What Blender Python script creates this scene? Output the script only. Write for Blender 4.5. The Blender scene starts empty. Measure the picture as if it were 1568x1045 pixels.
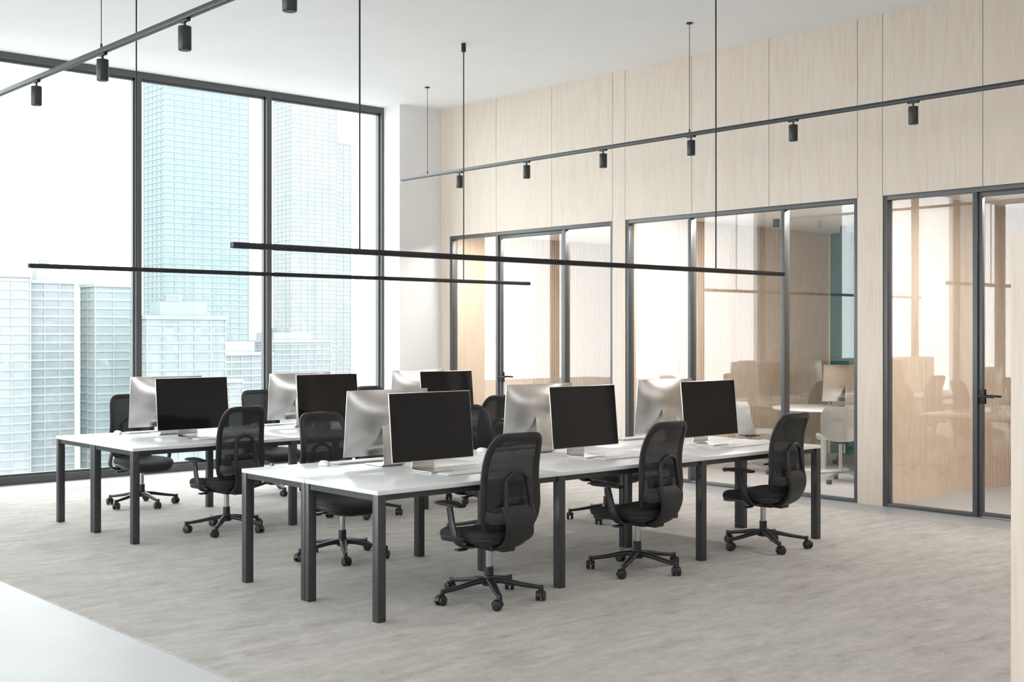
import bpy, bmesh, math, random
from mathutils import Vector, Matrix
random.seed(4)
scene = bpy.context.scene
COL = scene.collection
pi = math.pi

# ------------------------------------------------------------------ materials
def newmat(name):
    m = bpy.data.materials.new(name); m.use_nodes = True
    nt = m.node_tree
    for n in list(nt.nodes): nt.nodes.remove(n)
    out = nt.nodes.new('ShaderNodeOutputMaterial')
    return m, nt, out

def pmat(name, color, rough=0.5, metal=0.0, spec=0.5, noise=0.0, nscale=20, bump=0.0, emis=None, estr=0, alpha=1.0):
    m, nt, out = newmat(name)
    b = nt.nodes.new('ShaderNodeBsdfPrincipled')
    nt.links.new(b.outputs[0], out.inputs[0])
    b.inputs['Base Color'].default_value = (*color, 1)
    b.inputs['Roughness'].default_value = rough
    b.inputs['Metallic'].default_value = metal
    b.inputs['Specular IOR Level'].default_value = spec
    b.inputs['Alpha'].default_value = alpha
    if emis:
        b.inputs['Emission Color'].default_value = (*emis, 1)
        b.inputs['Emission Strength'].default_value = estr
    if noise > 0 or bump > 0:
        tc = nt.nodes.new('ShaderNodeTexCoord')
        nz = nt.nodes.new('ShaderNodeTexNoise'); nz.inputs['Scale'].default_value = nscale
        nz.inputs['Detail'].default_value = 4
        nt.links.new(tc.outputs['Object'], nz.inputs['Vector'])
        if noise > 0:
            r = nt.nodes.new('ShaderNodeValToRGB')
            r.color_ramp.elements[0].position = 0.3; r.color_ramp.elements[1].position = 0.7
            r.color_ramp.elements[0].color = (*[c*(1-noise) for c in color], 1)
            r.color_ramp.elements[1].color = (*[min(1, c*(1+noise)) for c in color], 1)
            nt.links.new(nz.outputs[0], r.inputs[0]); nt.links.new(r.outputs[0], b.inputs['Base Color'])
        if bump > 0:
            bp = nt.nodes.new('ShaderNodeBump'); bp.inputs['Strength'].default_value = bump
            bp.inputs['Distance'].default_value = 0.01
            nt.links.new(nz.outputs[0], bp.inputs['Height']); nt.links.new(bp.outputs[0], b.inputs['Normal'])
    return m

def wood_mat(name, c0, c1, c2):
    m, nt, out = newmat(name); N = nt.nodes; L = nt.links
    b = N.new('ShaderNodeBsdfPrincipled'); L.new(b.outputs[0], out.inputs[0])
    b.inputs['Roughness'].default_value = 0.5
    b.inputs['Specular IOR Level'].default_value = 0.3
    g = N.new('ShaderNodeNewGeometry'); oi = N.new('ShaderNodeObjectInfo')
    mul = N.new('ShaderNodeMath'); mul.operation = 'MULTIPLY'; mul.inputs[1].default_value = 37.0
    L.new(oi.outputs['Random'], mul.inputs[0])
    add = N.new('ShaderNodeVectorMath'); add.operation = 'ADD'
    L.new(g.outputs['Position'], add.inputs[0]); L.new(mul.outputs[0], add.inputs[1])
    mp = N.new('ShaderNodeMapping'); mp.inputs['Scale'].default_value = (1.5, 1.5, 0.22)
    L.new(add.outputs[0], mp.inputs[0])
    n1 = N.new('ShaderNodeTexNoise'); n1.inputs['Scale'].default_value = 1.6; n1.inputs['Detail'].default_value = 1.5
    L.new(mp.outputs[0], n1.inputs['Vector'])
    sc = N.new('ShaderNodeMath'); sc.operation = 'MULTIPLY'; sc.inputs[1].default_value = 60
    L.new(n1.outputs[0], sc.inputs[0])
    sn = N.new('ShaderNodeMath'); sn.operation = 'SINE'; L.new(sc.outputs[0], sn.inputs[0])
    mp2 = N.new('ShaderNodeMapping'); mp2.inputs['Scale'].default_value = (1, 1, 0.035)
    L.new(add.outputs[0], mp2.inputs[0])
    n2 = N.new('ShaderNodeTexNoise'); n2.inputs['Scale'].default_value = 90; n2.inputs['Detail'].default_value = 3
    L.new(mp2.outputs[0], n2.inputs['Vector'])
    m3 = N.new('ShaderNodeMath'); m3.operation = 'MULTIPLY_ADD'; m3.inputs[1].default_value = 0.07
    L.new(sn.outputs[0], m3.inputs[0]); L.new(n2.outputs[0], m3.inputs[2])
    r = N.new('ShaderNodeValToRGB')
    e = r.color_ramp.elements
    e[0].position = 0.2; e[0].color = (*c0, 1); e[1].position = 0.85; e[1].color = (*c2, 1)
    k = e.new(0.5); k.color = (*c1, 1)
    L.new(m3.outputs[0], r.inputs[0]); L.new(r.outputs[0], b.inputs['Base Color'])
    return m

def glass_mat(name, base=0.05, power=1.0, tint=(1, 1, 1)):
    m, nt, out = newmat(name); N = nt.nodes; L = nt.links
    t = N.new('ShaderNodeBsdfTransparent'); t.inputs[0].default_value = (*tint, 1)
    g = N.new('ShaderNodeBsdfGlossy'); g.inputs['Roughness'].default_value = 0.0
    g.inputs[0].default_value = (1, 1, 1, 1)
    lw = N.new('ShaderNodeLayerWeight'); lw.inputs[0].default_value = 0.5
    pw = N.new('ShaderNodeMath'); pw.operation = 'POWER'; pw.inputs[1].default_value = 3.5
    L.new(lw.outputs['Facing'], pw.inputs[0])
    ma = N.new('ShaderNodeMath'); ma.operation = 'MULTIPLY_ADD'; ma.inputs[1].default_value = (1-base)*power
    ma.inputs[2].default_value = base; ma.use_clamp = True
    L.new(pw.outputs[0], ma.inputs[0])
    mx = N.new('ShaderNodeMixShader'); L.new(ma.outputs[0], mx.inputs[0])
    L.new(t.outputs[0], mx.inputs[1]); L.new(g.outputs[0], mx.inputs[2]); L.new(mx.outputs[0], out.inputs[0])
    return m

def facade_mat(name, glass, slab, cell=(3.2, 3.6)):
    m, nt, out = newmat(name); N = nt.nodes; L = nt.links
    b = N.new('ShaderNodeBsdfPrincipled'); L.new(b.outputs[0], out.inputs[0])
    b.inputs['Roughness'].default_value = 0.6; b.inputs['Specular IOR Level'].default_value = 0.1
    g = N.new('ShaderNodeNewGeometry'); sp = N.new('ShaderNodeSeparateXYZ'); L.new(g.outputs['Position'], sp.inputs[0])
    ad = N.new('ShaderNodeMath'); L.new(sp.outputs[0], ad.inputs[0]); L.new(sp.outputs[1], ad.inputs[1])
    dx = N.new('ShaderNodeMath'); dx.operation = 'DIVIDE'; dx.inputs[1].default_value = cell[0]; L.new(ad.outputs[0], dx.inputs[0])
    dz = N.new('ShaderNodeMath'); dz.operation = 'DIVIDE'; dz.inputs[1].default_value = cell[1]; L.new(sp.outputs[2], dz.inputs[0])
    fx = N.new('ShaderNodeMath'); fx.operation = 'FLOOR'; L.new(dx.outputs[0], fx.inputs[0])
    fz = N.new('ShaderNodeMath'); fz.operation = 'FLOOR'; L.new(dz.outputs[0], fz.inputs[0])
    cb = N.new('ShaderNodeCombineXYZ'); L.new(fx.outputs[0], cb.inputs[0]); L.new(fz.outputs[0], cb.inputs[1])
    wn = N.new('ShaderNodeTexWhiteNoise'); wn.noise_dimensions = '2D'; L.new(cb.outputs[0], wn.inputs['Vector'])
    nz = N.new('ShaderNodeTexNoise'); nz.inputs['Scale'].default_value = 0.02; L.new(g.outputs['Position'], nz.inputs['Vector'])
    mm = N.new('ShaderNodeMath'); mm.operation = 'MULTIPLY_ADD'; mm.inputs[1].default_value = 0.35
    L.new(wn.outputs[0], mm.inputs[0]); L.new(nz.outputs[0], mm.inputs[2])
    r = N.new('ShaderNodeValToRGB'); r.color_ramp.elements[0].position = .35; r.color_ramp.elements[1].position = .95
    r.color_ramp.elements[0].color = (*glass, 1); r.color_ramp.elements[1].color = (*slab, 1)
    L.new(mm.outputs[0], r.inputs[0]); L.new(r.outputs[0], b.inputs['Base Color'])
    return m

M_white = pmat('white_paint', (0.86, 0.86, 0.86), 0.7, noise=0.01, nscale=3)
M_ceil = pmat('ceiling_paint', (0.93, 0.93, 0.93), 0.8, noise=0.01, nscale=2)
M_frame = pmat('anthracite_metal', (0.10, 0.105, 0.108), 0.4, 0.2, noise=0.05, nscale=40)
M_leg = pmat('desk_leg_metal', (0.06, 0.063, 0.066), 0.35, 0.35, noise=0.05, nscale=40)
M_black = pmat('black_metal', (0.02, 0.02, 0.022), 0.4, 0.2, noise=0.1, nscale=30)
M_spot = pmat('spot_metal', (0.045, 0.048, 0.05), 0.35, 0.4, noise=0.1, nscale=30)
M_desk = pmat('white_laminate', (0.84, 0.84, 0.85), 0.25, noise=0.008, nscale=8)
M_plastic = pmat('black_plastic', (0.018, 0.019, 0.021), 0.42, noise=0.1, nscale=60)
M_fabric = pmat('black_seat_fabric', (0.024, 0.025, 0.028), 0.85, noise=0.25, nscale=350, bump=0.4)
M_mesh = pmat('chair_mesh_fabric', (0.050, 0.051, 0.055), 0.8, spec=0.3, noise=0.3, nscale=420, bump=0.5, alpha=0.80)
M_chrome = pmat('chrome', (0.55, 0.55, 0.56), 0.18, 1.0, noise=0.03, nscale=30)
M_silver = pmat('brushed_aluminium', (0.68, 0.67, 0.66), 0.27, 1.0, noise=0.02, nscale=60)
M_screen = pmat('screen_glass', (0.010, 0.0105, 0.012), 0.06, spec=0.35, noise=0.1, nscale=3)
M_key = pmat('white_keys', (0.85, 0.85, 0.85), 0.4, noise=0.01, nscale=50)
M_green = pmat('green_wall_paint', (0.025, 0.125, 0.115), 0.6, noise=0.04, nscale=4)
M_shell = pmat('white_chair_shell', (0.75, 0.75, 0.74), 0.4, noise=0.02, nscale=10)
M_fill = pmat('fill_panel_glow', (0.9, 0.9, 0.9), 0.5, emis=(1, 0.98, 0.95), estr=3.5, noise=0.01)
M_fill2 = pmat('meeting_fill_glow', (0.9, 0.9, 0.9), 0.5, emis=(1, 0.96, 0.9), estr=70, noise=0.01)
M_wood = wood_mat('light_oak_veneer', (0.68, 0.58, 0.49), (0.745, 0.65, 0.56), (0.785, 0.70, 0.62))
M_wood2 = wood_mat('warm_oak_veneer', (0.60, 0.475, 0.36), (0.68, 0.55, 0.43), (0.73, 0.605, 0.49))
M_gap = pmat('panel_gap', (0.18, 0.145, 0.11), 0.9, noise=0.05)
M_glass = glass_mat('partition_glass', 0.047, 0.8)
M_wglass = glass_mat('window_glass', 0.03, 0.5, (0.97, 0.99, 0.99))
M_ground = pmat('city_ground', (0.22, 0.24, 0.24), 0.9, noise=0.1, nscale=0.02)

def floor_mat():
    m, nt, out = newmat('polished_concrete'); N = nt.nodes; L = nt.links
    b = N.new('ShaderNodeBsdfPrincipled'); L.new(b.outputs[0], out.inputs[0])
    b.inputs['Roughness'].default_value = 0.45
    b.inputs['Specular IOR Level'].default_value = 0.3
    g = N.new('ShaderNodeNewGeometry')
    nz = N.new('ShaderNodeTexNoise'); nz.inputs['Scale'].default_value = 1.2; nz.inputs['Detail'].default_value = 7
    L.new(g.outputs['Position'], nz.inputs['Vector'])
    r = N.new('ShaderNodeValToRGB'); r.color_ramp.elements[0].position = .3; r.color_ramp.elements[1].position = .7
    r.color_ramp.elements[0].color = (.385, .387, .388, 1); r.color_ramp.elements[1].color = (.44, .442, .443, 1)
    L.new(nz.outputs[0], r.inputs[0]); L.new(r.outputs[0], b.inputs['Base Color'])
    return m
M_floor = floor_mat()

def carpet_mat():
    m, nt, out = newmat('grey_streaked_carpet'); N = nt.nodes; L = nt.links
    b = N.new('ShaderNodeBsdfPrincipled'); L.new(b.outputs[0], out.inputs[0])
    b.inputs['Roughness'].default_value = 0.9; b.inputs['Specular IOR Level'].default_value = 0.1
    g = N.new('ShaderNodeNewGeometry')
    def layer(scale, rot, s, det, dist, rough=.6):
        mp = N.new('ShaderNodeMapping'); mp.inputs['Scale'].default_value = (*scale, 1); mp.inputs['Rotation'].default_value = (0, 0, rot)
        L.new(g.outputs['Position'], mp.inputs[0])
        n = N.new('ShaderNodeTexNoise'); n.inputs['Scale'].default_value = s; n.inputs['Detail'].default_value = det
        n.inputs['Roughness'].default_value = rough; n.inputs['Distortion'].default_value = dist
        L.new(mp.outputs[0], n.inputs['Vector']); return n
    n1 = layer((1, 1.5), .3, 1.0, 8, .2, .65)
    n2 = layer((1.0, 3.0), .25, 3.0, 9, .35, .70)
    n4 = layer((1.0, 1.3), .0, 14, 5, .2, .7)
    h = N.new('ShaderNodeMath'); h.operation = 'MULTIPLY'; h.inputs[1].default_value = .4; L.new(n1.outputs[0], h.inputs[0])
    h2 = N.new('ShaderNodeMath'); h2.operation = 'MULTIPLY_ADD'; h2.inputs[1].default_value = .45; L.new(n4.outputs[0], h2.inputs[0]); L.new(h.outputs[0], h2.inputs[2])
    ma = N.new('ShaderNodeMath'); ma.operation = 'MULTIPLY_ADD'; ma.inputs[1].default_value = 0.85
    L.new(n2.outputs[0], ma.inputs[0]); L.new(h2.outputs[0], ma.inputs[2])
    r = N.new('ShaderNodeValToRGB'); e = r.color_ramp.elements
    e[0].position = .60; e[0].color = (.31, .286, .266, 1); e[1].position = 1.02; e[1].color = (.56, .53, .50, 1)
    k = e.new(.74); k.color = (.425, .40, .375, 1); k = e.new(.84); k.color = (.475, .45, .422, 1)
    L.new(ma.outputs[0], r.inputs[0]); L.new(r.outputs[0], b.inputs['Base Color'])
    n3 = N.new('ShaderNodeTexNoise'); n3.inputs['Scale'].default_value = 160; L.new(g.outputs['Position'], n3.inputs['Vector'])
    bp = N.new('ShaderNodeBump'); bp.inputs['Strength'].default_value = .3; bp.inputs['Distance'].default_value = .01
    L.new(n3.outputs[0], bp.inputs['Height']); L.new(bp.outputs[0], b.inputs['Normal'])
    return m
M_carpet = carpet_mat()

# ------------------------------------------------------------------ mesh builder
class MB:
    def __init__(s): s.bm = bmesh.new(); s.mats = []
    def mi(s, m):
        if m not in s.mats: s.mats.append(m)
        return s.mats.index(m)
    def merge(s, t, mat, mtx=None):
        if mtx is not None: bmesh.ops.transform(t, matrix=mtx, verts=t.verts)
        bmesh.ops.recalc_face_normals(t, faces=t.faces)
        i = s.mi(mat)
        for f in t.faces: f.material_index = i
        me = bpy.data.meshes.new('t'); t.to_mesh(me); t.free()
        s.bm.from_mesh(me); bpy.data.meshes.remove(me)
    def box(s, x0, x1, y0, y1, z0, z1, mat, bevel=0, seg=2, mtx=None):
        t = bmesh.new(); bmesh.ops.create_cube(t, size=1)
        bmesh.ops.scale(t, vec=(x1-x0, y1-y0, z1-z0), verts=t.verts)
        bmesh.ops.translate(t, vec=((x0+x1)/2, (y0+y1)/2, (z0+z1)/2), verts=t.verts)
        if bevel: bmesh.ops.bevel(t, geom=t.edges[:]+t.verts[:], offset=bevel, segments=seg, affect='EDGES', profile=0.5)
        s.merge(t, mat, mtx)
    def cyl(s, p0, p1, r0, mat, r1=None, seg=16, mtx=None, bevel=0):
        p0 = Vector(p0); p1 = Vector(p1); d = p1-p0
        t = bmesh.new()
        bmesh.ops.create_cone(t, cap_ends=True, segments=seg, radius1=r0, radius2=(r0 if r1 is None else r1), depth=d.length)
        if bevel:
            ed = [e for e in t.edges if abs(e.verts[0].co.z-e.verts[1].co.z) < 1e-6]
            bmesh.ops.bevel(t, geom=ed, offset=bevel, segments=2, affect='EDGES', profile=0.5)
        q = Vector((0, 0, 1)).rotation_difference(d.normalized())
        m = Matrix.Translation((p0+p1)/2) @ q.to_matrix().to_4x4()
        bmesh.ops.transform(t, matrix=m, verts=t.verts)
        s.merge(t, mat, mtx)
    def sweep(s, path, w, th, mat, side=(1, 0, 0), closed=False, seg=12, n=3.0, mtx=None):
        path = [Vector(p) for p in path]; N = len(path)
        if not isinstance(w, (list, tuple)): w = [w]*N
        if not isinstance(th, (list, tuple)): th = [th]*N
        t = bmesh.new(); rings = []
        for i, p in enumerate(path):
            if closed: T = path[(i+1) % N]-path[i-1]
            else: T = path[min(i+1, N-1)]-path[max(i-1, 0)]
            T.normalize(); S = side(i, p, T) if callable(side) else Vector(side)
            S = (S-T*S.dot(T)).normalized(); U = T.cross(S)
            ring = []
            for k in range(seg):
                a = 2*pi*(k+.5)/seg; c, sn = math.cos(a), math.sin(a)
                ca = math.copysign(abs(c)**(2/n), c); sa = math.copysign(abs(sn)**(2/n), sn)
                ring.append(t.verts.new(p+S*ca*w[i]+U*sa*th[i]))
            rings.append(ring)
        R = N if closed else N-1
        for i in range(R):
            a = rings[i]; b = rings[(i+1) % N]
            for k in range(seg): t.faces.new((a[k], a[(k+1) % seg], b[(k+1) % seg], b[k]))
        if not closed:
            t.faces.new(rings[0]); t.faces.new(rings[-1][::-1])
        s.merge(t, mat, mtx)
    def rings(s, rs, mat, cap=True, mtx=None):
        t = bmesh.new(); V = [[t.verts.new(Vector(c)) for c in r] for r in rs]; n = len(rs[0])
        for i in range(len(V)-1):
            for k in range(n): t.faces.new((V[i][k], V[i][(k+1) % n], V[i+1][(k+1) % n], V[i+1][k]))
        if cap: t.faces.new(V[0]); t.faces.new(V[-1][::-1])
        s.merge(t, mat, mtx)
    def mesh(s, name, angle=38):
        me = bpy.data.meshes.new(name)
        for f in s.bm.faces: f.smooth = True
        s.bm.to_mesh(me); s.bm.free()
        for m in s.mats: me.materials.append(m)
        me.set_sharp_from_angle(angle=math.radians(angle))
        return me
    def obj(s, name, loc=(0, 0, 0), rot=0, parent=None):
        o = bpy.data.objects.new(name, s.mesh(name)); COL.objects.link(o)
        o.location = loc; o.rotation_euler = (0, 0, rot)
        if parent: o.parent = parent
        return o

def inst(me, name, loc, rot=0, parent=None):
    o = bpy.data.objects.new(name, me); COL.objects.link(o)
    o.location = loc; o.rotation_euler = (0, 0, rot)
    if parent: o.parent = parent
    return o
def empty(name, loc=(0, 0, 0)):
    o = bpy.data.objects.new(name, None); COL.objects.link(o); o.location = loc; return o
def boxobj(name, x0, x1, y0, y1, z0, z1, mat, bevel=0, parent=None):
    b = MB(); b.box(x0, x1, y0, y1, z0, z1, mat, bevel); return b.obj(name, parent=parent)

def catmull(P, n=6):
    P = [Vector(p) for p in P]; out = []
    Q = [P[0]*2-P[1]]+P+[P[-1]*2-P[-2]]
    for i in range(1, len(Q)-2):
        for k in range(n):
            t = k/n; a, b, c, d = Q[i-1], Q[i], Q[i+1], Q[i+2]
            out.append(0.5*((2*b)+(c-a)*t+(2*a-5*b+4*c-d)*t*t+(3*b-a-3*c+d)*t**3))
    out.append(P[-1]); return out
def smooth_table(T, z):
    if z <= T[0][0]: return T[0][1]
    if z >= T[-1][0]: return T[-1][1]
    for i in range(len(T)-1):
        if z <= T[i+1][0]:
            k = (z-T[i][0])/(T[i+1][0]-T[i][0])
            p0 = T[max(i-1, 0)][1]; p1 = T[i][1]; p2 = T[i+1][1]; p3 = T[min(i+2, len(T)-1)][1]
            return .5*(2*p1+(p2-p0)*k+(2*p0-5*p1+4*p2-p3)*k*k+(3*p1-p0-3*p2+p3)*k**3)

# ------------------------------------------------------------------ room constants
XW = 10.24; YW = 13.35; H = 4.63; HD = 2.92; XL = -6.0; YF = -4.0; YC = 13.0; XC = 9.56
RB = 14.3; RH = 2.98; YL = 4.0

boxobj('floor', XL-.3, RB+.2, YF-.3, YW+.25, -0.3, 0.0, M_floor)
boxobj('carpet', 2.83, 9.75, -1.0, 12.85, 0.0, 0.006, M_carpet)
boxobj('ceiling', XL-.3, XW+.15, YF-.3, YW+.25, H, H+.3, M_ceil)
boxobj('wall_front', XL-.3, XW+.15, YF-.3, YF, 0, H, M_white)
b = MB(); b.box(XC, XW+.15, YC, YW+.25, 0, H, M_white)
b.box(.34, 2.72, YW-.02, YW+.25, 0, H, M_white)
b.box(-4.75, -4.15, YW-.02, YW+.25, 0, H, M_white)
b.obj('wall_back')

# ------------------------------------------------------------------ windows
def window_bay(name, a0, a1, axis):
    b = MB()
    def bx(u0, u1, v0, v1, z0, z1, m, bev=0):
        if axis == 'x': b.box(u0, u1, v0, v1, z0, z1, m, bev)
        else: b.box(-v1, -v0, u0, u1, z0, z1, m, bev)
    if axis == 'x': f0, f1 = YW, YW+.14
    else: f0, f1 = -XL, -XL+.14
    mw = .034
    bx(a0, a0+mw, f0, f1, 0, H, M_frame); bx(a1-mw, a1, f0, f1, 0, H, M_frame)
    bx(a0+mw, a1-mw, f0, f1, H-.075, H, M_frame); bx(a0+mw, a1-mw, f0, f1, 0, .085, M_frame)
    bx(a0+mw, a0+mw+.02, f0+.045, f0+.095, .085, H-.075, M_frame); bx(a1-mw-.02, a1-mw, f0+.045, f0+.095, .085, H-.075, M_frame)
    bx(a0+mw, a1-mw, f0+.045, f0+.095, .085, .11, M_frame); bx(a0+mw, a1-mw, f0+.045, f0+.095, H-.10, H-.075, M_frame)
    bx(a0+mw, a1-mw, f0+.066, f0+.074, .10, H-.09, M_wglass)
    return b.obj(name)
k = 1
for a, c in [(7.823, 9.555), (6.123, 7.823), (4.423, 6.123), (2.722, 4.423), (-.75, .34), (-2.45, -.75), (-4.15, -2.45), (XL, -4.75)]:
    window_bay('window_%d' % k, a, c, 'x'); k += 1
ye = [YW-(YW-YL)/5*i for i in range(0, 6)]
for a, c in zip(ye[1:], ye[:-1]):
    window_bay('window_%d' % k, a, c, 'y'); k += 1  # unseen left-wall windows, added to let in fill light
boxobj('wall_left', XL-.3, XL, YF, YL, 0, H, M_white)

def portal(loc, rot, sx, sy):
    l = bpy.data.lights.new('sky_portal', 'AREA'); l.shape = 'RECTANGLE'; l.size = sx; l.size_y = sy
    l.cycles.is_portal = True
    o = bpy.data.objects.new('sky_portal', l); COL.objects.link(o); o.location = loc; o.rotation_euler = rot
portal(((2.72+XC)/2, YW+.2, H/2), (-pi/2, 0, 0), XC-2.72, H)
portal(((XL+.34)/2, YW+.2, H/2), (-pi/2, 0, 0), .34-XL, H)
portal((XL-.2, (YW+YL)/2, H/2), (0, -pi/2, 0), H, YW-YL)

# ------------------------------------------------------------------ wood wall with glass partitions
wr = empty('wall_right')
boxobj('backing', XW+.02, XW+.13, YF, YC, HD+.01, H, M_gap, parent=wr)
seams = [YC, 11.85, 10.82, 9.80, 9.60, 8.62, 7.60, 6.57, 6.30, 5.31, 4.30, 3.28, 2.26, 1.24, .22, -.8, -1.82, -2.84, YF]
for a, c in zip(seams[1:], seams[:-1]):
    boxobj('veneer_panel', XW, XW+.02, a+.003, c-.003, HD, H, M_wood, parent=wr)
for a, c in [(12.80, YC), (9.60, 9.80), (6.30, 6.57), (2.26, 2.6), (YF, 2.26)]:
    boxobj('veneer_post', XW, XW+.14, a, c, 0, HD, M_wood, parent=wr)
boxobj('header_soffit', XW+.02, XW+.14, 2.6, 12.8, HD-.004, HD+.01, M_wood, parent=wr)

def lever(b, y, s):
    for sx, x in ((-1, XW+.03), (1, XW+.075)):
        b.box(x-.006, x+.006, y-.022, y+.022, 1.0, 1.13, M_black, .003)
        b.cyl((x, y, 1.07), (x+sx*.045, y, 1.07), .010, M_black)
        b.sweep(catmull([(x+sx*.045, y-s*.01, 1.07), (x+sx*.047, y+s*.06, 1.07), (x+sx*.043, y+s*.135, 1.068)], 4), .010, .008, M_black, side=(0, 0, 1))
def glazed(name, y0, y1, mull, doors=()):
    b = MB(); f0, f1 = XW+.01, XW+.10; w = .045
    b.box(f0, f1, y0, y0+w, 0, HD, M_frame, .002); b.box(f0, f1, y1-w, y1, 0, HD, M_frame, .002)
    b.box(f0, f1, y0+w, y1-w, HD-w, HD, M_frame, .002)
    ys = [y0+w/2]+sorted(mull)+[y1-w/2]
    for m in mull: b.box(f0, f1, m-.022, m+.022, 0, HD-w, M_frame, .002)
    for i, (a, c) in enumerate(zip(ys[:-1], ys[1:])):
        a += .022; c -= .022
        if i in doors:
            s = .035
            b.box(f0+.02, f1-.025, a+.004, a+.004+s, .012, HD-w-.006, M_frame, .002)
            b.box(f0+.02, f1-.025, c-.004-s, c-.004, .012, HD-w-.006, M_frame, .002)
            b.box(f0+.02, f1-.025, a+s, c-s, .012, .012+s, M_frame, .002); b.box(f0+.02, f1-.025, a+s, c-s, HD-w-.006-s, HD-w-.006, M_frame, .002)
            b.box(f0+.04, f0+.048, a+s, c-s, .04, HD-w-.03, M_glass)
            lever(b, c-.03, -1)
        else:
            b.box(f0, f1, a, c, 0, .03, M_frame, .002)
            b.box(f0+.04, f0+.048, a, c, .028, HD-w+.002, M_glass)
    return b.obj(name)
glazed('door_1', 9.80, 12.80, [11.85, 10.62], doors=(1,))
glazed('window_30', 6.57, 9.60, [8.66, 7.44])
glazed('door_2', 2.6, 6.30, [5.39, 4.42], doors=(1,))

# meeting rooms
boxobj('ceiling_meeting_rooms', XW+.14, RB+.15, 1.5, YW+.25, RH, RH+.15, M_ceil)
boxobj('wall_meeting_green', RB, RB+.15, 6.57, 9.6, 0, RH, M_green)
boxobj('wall_meeting_east', RB, RB+.15, 9.6, YC, 0, RH, M_wood2)
boxobj('wall_meeting_south_east', RB, RB+.15, 1.5, 6.57, 0, RH, M_wood2)
def partition(name, y0, y1, slat_x):
    e = empty(name)
    boxobj('core', XW+.14, RB, y0, y1, 0, RH, M_wood2, parent=e)
    b = MB(); x = slat_x[0]
    while x < slat_x[1]:
        b.box(x, x+.028, y0-.022, y0, .0, RH, M_wood2); x += .045
    b.obj('slats', parent=e)
partition('wall_meeting_north', YC, YC+.2, (11.9, RB))
partition('wall_meeting_divider', 9.62, 9.78, (XW+.9, 13.2))
partition('wall_meeting_divider_south', 6.32, 6.55, (11.95, RB))
boxobj('wall_meeting_south', XW+.14, RB, 1.5, 1.65, 0, RH, M_wood2)
def fill_panel(name, x, y, z, sx, sy, mat):
    b = MB(); b.box(x-sx/2, x+sx/2, y-sy/2, y+sy/2, z-.03, z, M_white, .004)
    b.box(x-sx/2+.03, x+sx/2-.03, y-sy/2+.03, y+sy/2-.03, z-.034, z-.028, mat); b.obj(name)
for y in (11.3, 8.0, 4.3): fill_panel('fill_light_panel', 10.58, y, RH, .22, 2.4, M_fill2)  # added glowing strips, hidden behind the header, to brighten the meeting rooms
for x, y in ((-2.5, -1.5), (2, -1.5), (6.5, -1.5), (-2.5, 2.5), (2, 2.5), (6.8, 2.5)):
    fill_panel('fill_light_panel', x, y, H, 2.4, 1.2, M_fill)  # unseen glowing ceiling panels added to even out the room light
def spot(x, y, z):
    b = MB(); b.cyl((0, 0, -.10), (0, 0, 0), .04, M_black, seg=24, bevel=.004); b.cyl((0, 0, -.102), (0, 0, -.099), .032, M_shell, seg=20)
    b.obj('ceiling_spotlight', (x, y, z))
for x, y in ((12.0, 8.8), (13.4, 8.8), (12.0, 7.5), (13.4, 7.5), (12.2, 11.4), (13.4, 11.4), (12, 4.6), (13.4, 4.6)): spot(x, y, RH)

# foreground wooden cabinet (right edge)
e = MB()
e.box(4.37, 5.9, 1.60, 2.15, .06, 2.0, M_wood, .003)
e.box(4.40, 5.87, 1.63, 2.12, 0.006, .06, M_black)
for i in range(3): e.box(4.39+i*.50, 4.39+i*.5+.49, 2.15, 2.168, .08, 1.98, M_wood, .002)
for i in range(3): e.cyl((4.84+i*.5-.02, 2.185, .95), (4.84+i*.5-.02, 2.185, 1.1), .006, M_black)
e.obj('wooden_cabinet')
# low sideboard standing by the windows, left of the view (seen reflected in the partitions)
e = MB()
e.box(-2.2, 3.6, 12.86, 13.26, .06, 1.15, M_wood, .003); e.box(-2.17, 3.57, 12.89, 13.23, 0.0, .06, M_black)
for i in range(8): e.box(-2.19+i*.7225, -2.19+i*.7225+.712, 12.842, 12.86, .08, 1.13, M_wood, .002)
for i in range(8): e.box(-2.19+i*.7225+.33, -2.19+i*.7225+.40, 12.834, 12.843, 1.0, 1.012, M_black)
e.obj('low_sideboard')

# ------------------------------------------------------------------ desks
def bench(name, x0, y0):
    b = MB(); Lx = 4.26; Dy = 1.53; zt = .745
    n = 3; dx = Lx/n
    for i in range(n):
        for j in range(2):
            b.box(x0+i*dx+.001, x0+(i+1)*dx-.001, y0+j*(Dy/2)+.003, y0+(j+1)*(Dy/2)-.003, zt-.025, zt, M_desk, .002)
    lw = .055
    for i in range(n+1):
        xc = x0+.03+i*(Lx-.06)/n
        for yc, wy in ((y0+.03, lw), (y0+Dy/2, .085), (y0+Dy-.03, lw)):
            if wy > .06:
                b.box(xc-lw/2, xc+lw/2, yc-.044, yc-.002, 0.006, zt-.025, M_leg, .002)
                b.box(xc-lw/2, xc+lw/2, yc+.002, yc+.044, 0.006, zt-.025, M_leg, .002)
            else:
                b.box(xc-lw/2, xc+lw/2, yc-wy/2, yc+wy/2, 0.006, zt-.025, M_leg, .002)
        b.box(xc-.02, xc+.02, y0+.05, y0+Dy-.05, zt-.06, zt-.025, M_leg)
    for yc in (y0+.035, y0+Dy/2-.03, y0+Dy/2+.03, y0+Dy-.035):
        b.box(x0+.05, x0+Lx-.05, yc-.015, yc+.015, zt-.06, zt-.025, M_leg)
    return b.obj(name)
D1 = (3.975, 5.61); D2 = (4.05, 8.94)
bench('office_desk', *D1); bench('office_desk', *D2)

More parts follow.
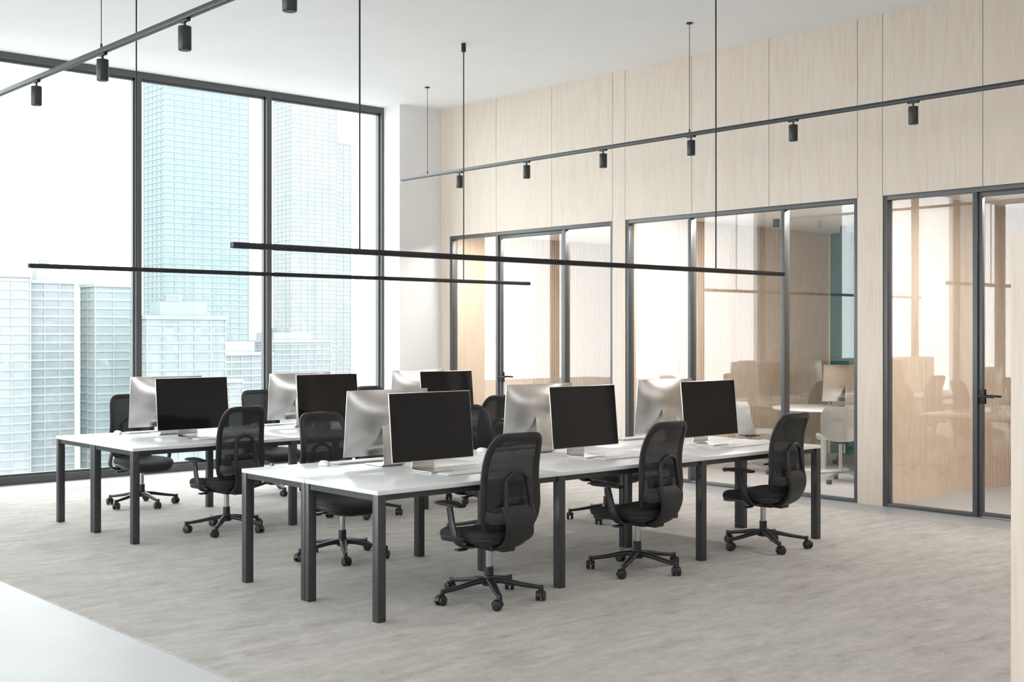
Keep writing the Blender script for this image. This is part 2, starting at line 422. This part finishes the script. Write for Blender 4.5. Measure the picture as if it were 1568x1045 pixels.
# ------------------------------------------------------------------ office chair
def chair_mesh(base_rot, cast_seed):
    rnd = random.Random(cast_seed); b = MB()
    for i in range(5):
        a = base_rot+i*2*pi/5; d = Vector((math.cos(a), math.sin(a), 0)); s = Vector((-d.y, d.x, 0))
        P = catmull([d*.02+Vector((0, 0, .118)), d*.10+Vector((0, 0, .112)), d*.20+Vector((0, 0, .094)), d*.31+Vector((0, 0, .078))], 4)
        n = len(P)
        b.sweep(P, [.030-.014*i/(n-1) for i in range(n)], [.018-.006*i/(n-1) for i in range(n)], M_plastic, side=s)
        c = d*.32
        b.cyl(c+Vector((0, 0, .05)), c+Vector((0, 0, .092)), .014, M_plastic, seg=14, bevel=.003)
        ca = rnd.uniform(0, 2*pi); tr = Vector((math.cos(ca), math.sin(ca), 0)); ax = Vector((-tr.y, tr.x, 0))
        cc = c+tr*.014
        for sg in (-1, 1):
            b.cyl(cc+ax*sg*.007+Vector((0, 0, .030)), cc+ax*sg*.028+Vector((0, 0, .030)), .030, M_plastic, seg=20, bevel=.004)
        hp = [cc+tr*(.034*math.cos(t))+Vector((0, 0, .030+.034*math.sin(t))) for t in [pi*k/8*.95+.05 for k in range(9)]]
        b.sweep(hp, .013, .0035, M_plastic, side=ax, seg=8)
    b.cyl((0, 0, .085), (0, 0, .145), .042, M_plastic, r1=.033, seg=24, bevel=.005)
    b.cyl((0, 0, .145), (0, 0, .20), .028, M_plastic, seg=20)
    b.cyl((0, 0, .20), (0, 0, .33), .021, M_chrome, seg=20)
    b.box(-.085, .085, -.13, .10, .315, .365, M_plastic, .012, 3)
    b.box(-.05, .05, -.20, -.08, .315, .36, M_plastic, .012, 3)
    b.cyl((.08, .02, .345), (.22, .02, .335), .006, M_plastic); b.box(.20, .26, .0, .04, .328, .340, M_plastic, .005)
    b.cyl((-.08, -.03, .345), (-.22, -.03, .332), .006, M_plastic); b.box(-.27, -.20, -.055, -.01, .325, .337, M_plastic, .005)
    K = 40
    def outline(hx, hy, n=3.6):
        o = []
        for k in range(K):
            a = 2*pi*k/K; c, s = math.cos(a), math.sin(a)
            x = hx*math.copysign(abs(c)**(2/n), c); y = hy*math.copysign(abs(s)**(2/n), s)
            x *= 1+.05*(y/hy)-.03
            o.append((x, y))
        return o
    def zf(x, y, z): return z-.035*max(0, y/.24)**3+.012*max(0, -y/.24)**2+.014*abs(x/.25)**3
    O = outline(.25, .245)
    rs = []
    for kk, z in ((.05, .432), (.35, .433), (.65, .437), (.82, .439), (.92, .436), (.98, .425), (1.0, .408), (.985, .39), (.95, .385)):
        rs.append([(x*kk, y*kk+.02, zf(x*kk, y*kk, z)) for x, y in O])
    b.rings(rs, M_fabric)
    rs = []
    for kk, z in ((.97, .389), (.985, .380), (.96, .364), (.80, .350), (.4, .345), (.05, .345)):
        rs.append([(x*kk, y*kk+.02, zf(x*kk, y*kk, z)*.985+.006) for x, y in O])
    b.rings(rs, M_plastic)
    prof = [(.42, -.188), (.50, -.225), (.58, -.243), (.66, -.243), (.76, -.238), (.88, -.258), (1.03, -.315)]
    wid = [(.42, .180), (.52, .208), (.64, .216), (.78, .208), (.90, .198), (1.03, .187)]
    z0, hz = .722, .302; n = 7.0; K = 72
    def bp(x, z, off=0): return (x, smooth_table(prof, z)+.040*(abs(x)/.22)**2+off, z)
    ol = []
    for k in range(K):
        a = 2*pi*(k+.5)/K; c, s = math.cos(a), math.sin(a)
        zz = z0+hz*math.copysign(abs(s)**(2/n), s); ww = smooth_table(wid, zz)
        ol.append((ww*math.copysign(abs(c)**(2/n), c), zz))
    seg = []; tot = 0
    for i in range(K):
        p = Vector((*ol[i], 0)); q = Vector((*ol[(i+1) % K], 0)); l = (q-p).length; seg.append((tot, l, p, q)); tot += l
    ol = []
    for i in range(K):
        s_ = tot*i/K
        for t0, l, p, q in seg:
            if t0 <= s_ <= t0+l+1e-9:
                w_ = p.lerp(q, (s_-t0)/l if l > 1e-9 else 0); ol.append((w_.x, w_.y)); break
    for off in (.006, -.006):
        rs = []
        for kk in (1, .9, .75, .6, .45, .3, .15, .04):
            rs.append([bp(x*kk, z0+(z-z0)*kk, off) for x, z in ol])
        t = bmesh.new(); V = [[t.verts.new(Vector(c)) for c in r] for r in rs]; KK = len(ol)
        for i in range(len(V)-1):
            for k in range(KK): t.faces.new((V[i][k], V[i][(k+1) % KK], V[i+1][(k+1) % KK], V[i+1][k]))
        t.faces.new(V[-1]); b.merge(t, M_mesh)
    P = [Vector(bp(x*.955, z0+(z-z0)*.968, -.002)) for x, z in ol]
    b.sweep(P, .023, .012, M_plastic, side=lambda i, p, T: Vector((p.x*1.6, 0, (p.z-z0)*.9)), closed=True, seg=10)
    arch = []
    for k in range(17):
        t = k/16*pi
        arch.append((.080*math.cos(t), -.272-.008*math.sin(t), .735+.065*math.sin(t)))
    L_ = [(.098, -.292, .52), (.090, -.284, .64)]; R_ = [(-.090, -.284, .64), (-.098, -.292, .52)]
    arch = catmull(L_+arch[::2]+R_, 3)
    b.sweep(arch, .016, .013, M_plastic, side=(0, 1, 0), seg=10)
    P = catmull([(0, -.278, .60), (0, -.300, .54), (0, -.300, .47), (0, -.262, .395), (0, -.18, .345), (0, -.08, .338)], 5)
    nn = len(P)
    b.sweep(P, [.125-.075*(i/(nn-1))**1.2 for i in range(nn)], .013, M_plastic, side=(1, 0, 0), seg=14, n=5)
    for sg in (-1, 1):
        P = catmull([(sg*.09, -.288, .54), (sg*.15, -.255, .53), (sg*.198, -.200, .545)], 5)
        b.sweep(P, .034, .010, M_plastic, side=(0, 0, 1), seg=10)
    P = catmull([(-.15, -.222, .62), (0, -.256, .62), (.15, -.222, .62)], 6)
    b.sweep(P, .032, .008, M_plastic, side=(0, 0, 1), seg=10)
    for sg in (-1, 1):
        P = catmull([(sg*.13, -.06, .350), (sg*.235, -.06, .355), (sg*.285, -.05, .395), (sg*.290, -.02, .48), (sg*.282, .02, .585)], 6)
        nn = len(P)
        b.sweep(P, [.034-.008*i/(nn-1) for i in range(nn)], .011, M_plastic, side=(0, 1, 0), seg=10)
        P = catmull([(sg*.278, -.10, .600), (sg*.275, 0, .604), (sg*.268, .10, .602), (sg*.258, .16, .596)], 5); nn = len(P)
        b.sweep(P, [.032+.012*math.sin(pi*i/(nn-1)) for i in range(nn)], [.009+.006*math.sin(pi*i/(nn-1)) for i in range(nn)], M_plastic, side=(1, 0, 0), seg=12)
    return b.mesh('office_chair')
CH = [chair_mesh(a, i+3) for i, a in enumerate((math.radians(100), math.radians(60), math.radians(20), math.radians(80)))]
chairs = [
 (4.85, 5.68, -3, 0), (6.20, 5.70, 2, 1), (7.58, 5.68, 2, 2),
 (4.96, 7.44, 180, 1), (6.33, 7.44, 176, 2), (7.70, 7.44, 184, 0),
 (4.91, 9.06, 3, 3), (6.27, 9.06, -2, 0), (7.64, 9.06, 0, 1),
 (5.04, 10.93, 180, 2), (6.42, 10.9, 182, 3), (7.80, 10.9, 178, 0)]
for x, y, r, v in chairs: inst(CH[v], 'office_chair', (x, y, 0.006), math.radians(r))

# ------------------------------------------------------------------ desktop computer (monitor), keyboard, mouse
def monitor_mesh():
    b = MB(); W, Hh = .66, .44; zb = .068
    tilt = Matrix.Translation((0, .01, zb)) @ Matrix.Rotation(math.radians(-5.5), 4, 'X')
    b.box(-W/2, W/2, -.004, .004, 0, Hh, M_silver, .0035, 2, tilt)
    b.box(-W/2+.005, W/2-.005, -.0055, -.003, .005, Hh-.005, M_screen, 0, 2, tilt)
    t = bmesh.new(); G = 18; V = []
    for j in range(G+1):
        row = []
        for i in range(G+1):
            a = -1+2*i/G; c = -1+2*j/G
            a2 = math.sin(a*pi/2); c2 = math.sin(c*pi/2)
            y = .004+.055*(1-abs(a2)**2.0)*(1-abs(c2)**2.2)
            row.append(t.verts.new((a2*(W/2-.001), y, Hh/2+c2*(Hh/2-.001))))
        V.append(row)
    for j in range(G):
        for i in range(G): t.faces.new((V[j][i], V[j][i+1], V[j+1][i+1], V[j+1][i]))
    for v in t.verts: v.co = tilt @ v.co
    b.merge(t, M_silver)
    P = catmull([(0, -.085, .0045), (0, .0, .0045), (0, .085, .0045), (0, .118, .012), (0, .126, .035), (0, .118, .10), (0, .104, .18), (0, .088, .262)], 5)
    nn = len(P)
    b.sweep(P, [.095 if i < nn*.45 else .095-.02*(i-nn*.45)/(nn*.55) for i in range(nn)], .004, M_silver, side=(1, 0, 0), seg=12, n=6)
    b.cyl((0, .055, .252), (0, .094, .258), .03, M_silver, seg=24)
    return b.mesh('desktop_computer')
MON = monitor_mesh()
def kb_mesh():
    b = MB(); b.box(-.21, .21, -.057, .057, .001, .009, M_shell, .003)
    for r in range(5):
        for i in range(14):
            x0 = -.203+i*.029; y0 = .052-(r+1)*.0207
            b.box(x0+.0015, x0+.0275, y0+.0015, y0+.0192, .008, .012, M_key, .001, 1)
    return b.mesh('computer_keyboard')
KB = kb_mesh()
def mouse_mesh():
    b = MB(); rs = []; K = 24
    for kk, z in ((1, .001), (1.02, .008), (.96, .016), (.80, .024), (.5, .030), (.1, .032)):
        rs.append([(.030*kk*math.cos(2*pi*k/K), .055*kk*math.sin(2*pi*k/K), z) for k in range(K)])
    b.rings(rs, M_key); return b.mesh('computer_mouse')
MS = mouse_mesh()
zt = .7455
for (x0, y0), xs in ((D1, (4.83, 6.21, 7.61)), (D2, (4.86, 6.21, 7.61))):
    for x in xs:
        yf = y0+.58; yb = y0+1.53-.42
        inst(MON, 'desktop_computer', (x, yf, zt), 0); inst(MON, 'desktop_computer', (x-.02, yb, zt), pi)
        inst(KB, 'computer_keyboard', (x+.10, yf-.22, zt), 0); inst(MS, 'computer_mouse', (x+.40, yf-.20, zt), .1)
        inst(KB, 'computer_keyboard', (x-.05, yb+.24, zt), pi); inst(MS, 'computer_mouse', (x-.34, yb+.23, zt), pi)

# ------------------------------------------------------------------ track lights / pendants
def track(name, X, y0, y1, z, spots, cables):
    b = MB(); b.box(X-.018, X+.018, y0, y1, z-.018, z+.018, M_spot, .002)
    b.box(X-.010, X+.010, y0+.01, y1-.01, z-.020, z-.017, M_black)
    for y in spots:
        b.box(X-.014, X+.014, y-.05, y+.05, z-.034, z-.018, M_spot, .002)
        b.cyl((X, y, z-.065), (X, y, z-.03), .008, M_spot)
        b.cyl((X, y, z-.205), (X, y, z-.06), .040, M_spot, seg=28, bevel=.004)
        b.cyl((X, y, z-.2065), (X, y, z-.204), .034, M_black, seg=24)
    for y in cables:
        b.cyl((X, y, z), (X, y, H-.001), .003, M_black, seg=8)
        b.cyl((X, y, H-.012), (X, y, H-.001), .03, M_black, seg=20)
        b.cyl((X, y, z+.015), (X, y, z+.05), .008, M_spot)
    b.obj(name)
track('track_light', 9.14, .8, 12.39, 3.55, [11.24-1.18*i for i in range(9)], [11.86, 7.72, 3.58])
track('track_light', 3.445, .8, 12.39, 3.55, [11.67-1.205*i+.025 for i in range(9)], [12.2, 8.1, 4.0])
def bar(name, Y, x0, x1, z):
    b = MB(); b.box(x0, x1, Y-.022, Y+.022, z-.017, z+.017, M_black, .002)
    b.box(x0+.01, x1-.01, Y-.014, Y+.014, z-.019, z-.016, M_spot)
    for x in (x0+.90, x1-.92):
        b.cyl((x, Y, z), (x, Y, H-.001), .006, M_black, seg=10); b.cyl((x, Y, H-.09), (x, Y, H-.001), .024, M_black, seg=20)
    b.obj(name)
bar('linear_pendant_lamp', 6.45, 3.53, 8.89, 2.145)
bar('linear_pendant_lamp', 9.82, 3.58, 8.96, 2.165)

# ------------------------------------------------------------------ meeting room furniture
def round_table(x, y):
    b = MB()
    b.cyl((0, 0, .72), (0, 0, .745), .60, M_desk, seg=56, bevel=.004)
    b.cyl((0, 0, .02), (0, 0, .72), .035, M_shell, seg=24); b.cyl((0, 0, 0), (0, 0, .022), .30, M_shell, seg=40, bevel=.006)
    b.cyl((0, 0, .70), (0, 0, .72), .16, M_shell, seg=30)
    b.obj('round_meeting_table', (x, y, 0))
round_table(12.45, 8.45)
def shell_chair_mesh():
    b = MB()
    K = 14; t = bmesh.new(); V = []
    prof = [(.24, .44), (.20, .462), (.08, .455), (-.06, .445), (-.15, .46), (-.20, .53), (-.225, .64), (-.24, .76), (-.25, .84)]
    prof = [(p.x, p.y) for p in catmull([(a, c, 0) for a, c in prof], 3)]
    m = len(prof)
    for j, (y, z) in enumerate(prof):
        f = j/(m-1); hw = .23-.05*max(0, (f-.85)/.15)**2-.03*max(0, (.1-f)/.1)**2
        row = []
        for i in range(K+1):
            a = -1+2*i/K
            lift = .11*abs(a)**3*math.sin(pi*min(1, f*1.15)); fw = .10*abs(a)**2.5*min(1, max(0, (f-.3)/.3))
            row.append(t.verts.new((a*hw, y+fw, z+lift*(1-f*.5))))
        V.append(row)
    for j in range(m-1):
        for i in range(K): t.faces.new((V[j][i], V[j][i+1], V[j+1][i+1], V[j+1][i]))
    bmesh.ops.solidify(t, geom=t.faces[:], thickness=.012); b.merge(t, M_shell)
    b.cyl((0, 0, .10), (0, 0, .445), .022, M_chrome, seg=18); b.box(-.09, .09, -.09, .09, .425, .442, M_black, .005)
    for i in range(5):
        a = i*2*pi/5+.3; d = Vector((math.cos(a), math.sin(a), 0))
        b.sweep([Vector((0, 0, .11))+d*.01, Vector((0, 0, .095))+d*.14, Vector((0, 0, .072))+d*.28], .013, .009, M_chrome, side=(-d.y, d.x, 0), seg=8)
        c = d*.28
        for sg in (-1, 1): b.cyl(c+Vector((-d.y, d.x, 0))*sg*.005+Vector((0, 0, .028)), c+Vector((-d.y, d.x, 0))*sg*.022+Vector((0, 0, .028)), .028, M_plastic, seg=16)
        b.cyl(c+Vector((0, 0, .04)), c+Vector((0, 0, .075)), .008, M_chrome)
    return b.mesh('shell_chair')
SC = shell_chair_mesh()
inst(SC, 'shell_chair', (11.55, 7.62, 0), math.radians(-45)); inst(SC, 'shell_chair', (11.55, 8.85, 0), math.radians(-110))
inst(SC, 'shell_chair', (13.35, 8.75, 0), math.radians(100))
inst(MON, 'desktop_computer', (12.72, 8.30, .7455), math.radians(150))

# ------------------------------------------------------------------ city outside
F_A = facade_mat('facade_cyan', (.155, .208, .213), (.192, .232, .236))  # distance haze is mixed into these pale facade and slab colours
F_B = facade_mat('facade_pale', (.192, .22, .225), (.245, .26, .26), (4.2, 3.6))
F_C = facade_mat('facade_blue', (.145, .178, .187), (.208, .226, .23), (3.0, 3.3))
M_slabA = pmat('slab_cyan', (.192, .232, .236), .8, noise=.03, nscale=.1, spec=.1)
M_slabB = pmat('slab_pale', (.24, .254, .254), .8, noise=.03, nscale=.1, spec=.1)
def tower(name, x0, x1, y0, y1, zt, fm, sm, fh=3.6, fin=6.0, crown=True, zb=-150):
    b = MB(); b.box(x0, x1, y0, y1, zb, zt, fm)
    z = zb+fh
    while z < zt:
        b.box(x0-.25, x1+.25, y0-.25, y1+.25, z-.45, z+.45, sm); z += fh
    n = max(2, int((x1-x0)/fin))
    for i in range(n+1):
        x = x0+(x1-x0)*i/n; b.box(x-.25, x+.25, y0-.3, y0, zb, zt, sm)
    n = max(2, int((y1-y0)/fin))
    for i in range(n+1):
        y = y0+(y1-y0)*i/n; b.box(x0-.3, x0, y-.25, y+.25, zb, zt, sm); b.box(x1, x1+.3, y-.25, y+.25, zb, zt, sm)
    b.box(x0-.6, x1+.6, y0-.6, y1+.6, zt, zt+1.5, sm)
    if crown:
        w = x1-x0; d = y1-y0
        b.box(x0+w*.2, x1-w*.2, y0+d*.2, y1-d*.2, zt+1.5, zt+7, sm); b.box(x0+w*.3, x0+w*.5, y0+d*.3, y0+d*.5, zt+7, zt+10, fm)
    b.obj(name)
tower('glass_skyscraper', 338, 395, 700, 730, 235, F_A, M_slabA)
tower('pale_skyscraper', 520, 561, 850, 880, 190, F_B, M_slabB)
tower('pale_skyscraper', 562, 583, 862, 890, 160, F_B, M_slabB)
tower('office_tower', 168, 183, 500, 510, 24, F_B, M_slabB, crown=False)
tower('office_tower', 184.5, 203, 505, 515, 22, F_C, M_slabB)
tower('office_tower', 210, 226, 500, 515, 21, F_A, M_slabB, crown=False)
tower('office_tower', 212, 246, 455, 470, 7, F_C, M_slabA)
tower('office_tower', 300, 330, 560, 600, -10, F_C, M_slabB)
tower('office_tower', 250, 290, 520, 570, -22, F_B, M_slabB)
tower('office_tower', 60, 110, 520, 570, 40, F_B, M_slabB)
tower('office_tower', -40, 20, 640, 700, 130, F_A, M_slabA)
tower('office_tower', 115, 150, 600, 640, 10, F_C, M_slabB)
tower('office_tower', -160, -90, 560, 620, 60, F_C, M_slabB)
tower('office_tower', 420, 470, 720, 760, -5, F_C, M_slabB)
boxobj('city_ground', -3000, 3000, 60, 3000, -152, -150, M_ground)

# ------------------------------------------------------------------ world
w = bpy.data.worlds.new('hazy_sky'); scene.world = w; w.use_nodes = True
nt = w.node_tree; bg = nt.nodes['Background']
tc = nt.nodes.new('ShaderNodeTexCoord'); sp = nt.nodes.new('ShaderNodeSeparateXYZ'); nt.links.new(tc.outputs['Generated'], sp.inputs[0])
r = nt.nodes.new('ShaderNodeValToRGB'); r.color_ramp.elements[0].position = 0.0; r.color_ramp.elements[1].position = .5
r.color_ramp.elements[0].color = (.96, .98, 1, 1); r.color_ramp.elements[1].color = (.98, .99, 1, 1)
nt.links.new(sp.outputs[2], r.inputs[0]); nt.links.new(r.outputs[0], bg.inputs[0]); bg.inputs[1].default_value = 5.8

scene.view_settings.view_transform = 'Standard'
scene.view_settings.look = 'None'
scene.view_settings.exposure = 0.2

# ------------------------------------------------------------------ camera
cam = bpy.data.cameras.new('camera'); co = bpy.data.objects.new('camera', cam); COL.objects.link(co)
co.location = (0, 0, 1.63); co.rotation_euler = (pi/2, 0, -math.radians(41.57))
cam.sensor_width = 36; cam.lens = 36*1876/1568; cam.shift_y = -12.5/1568
cam.clip_end = 5000; cam.clip_start = .05
scene.camera = co
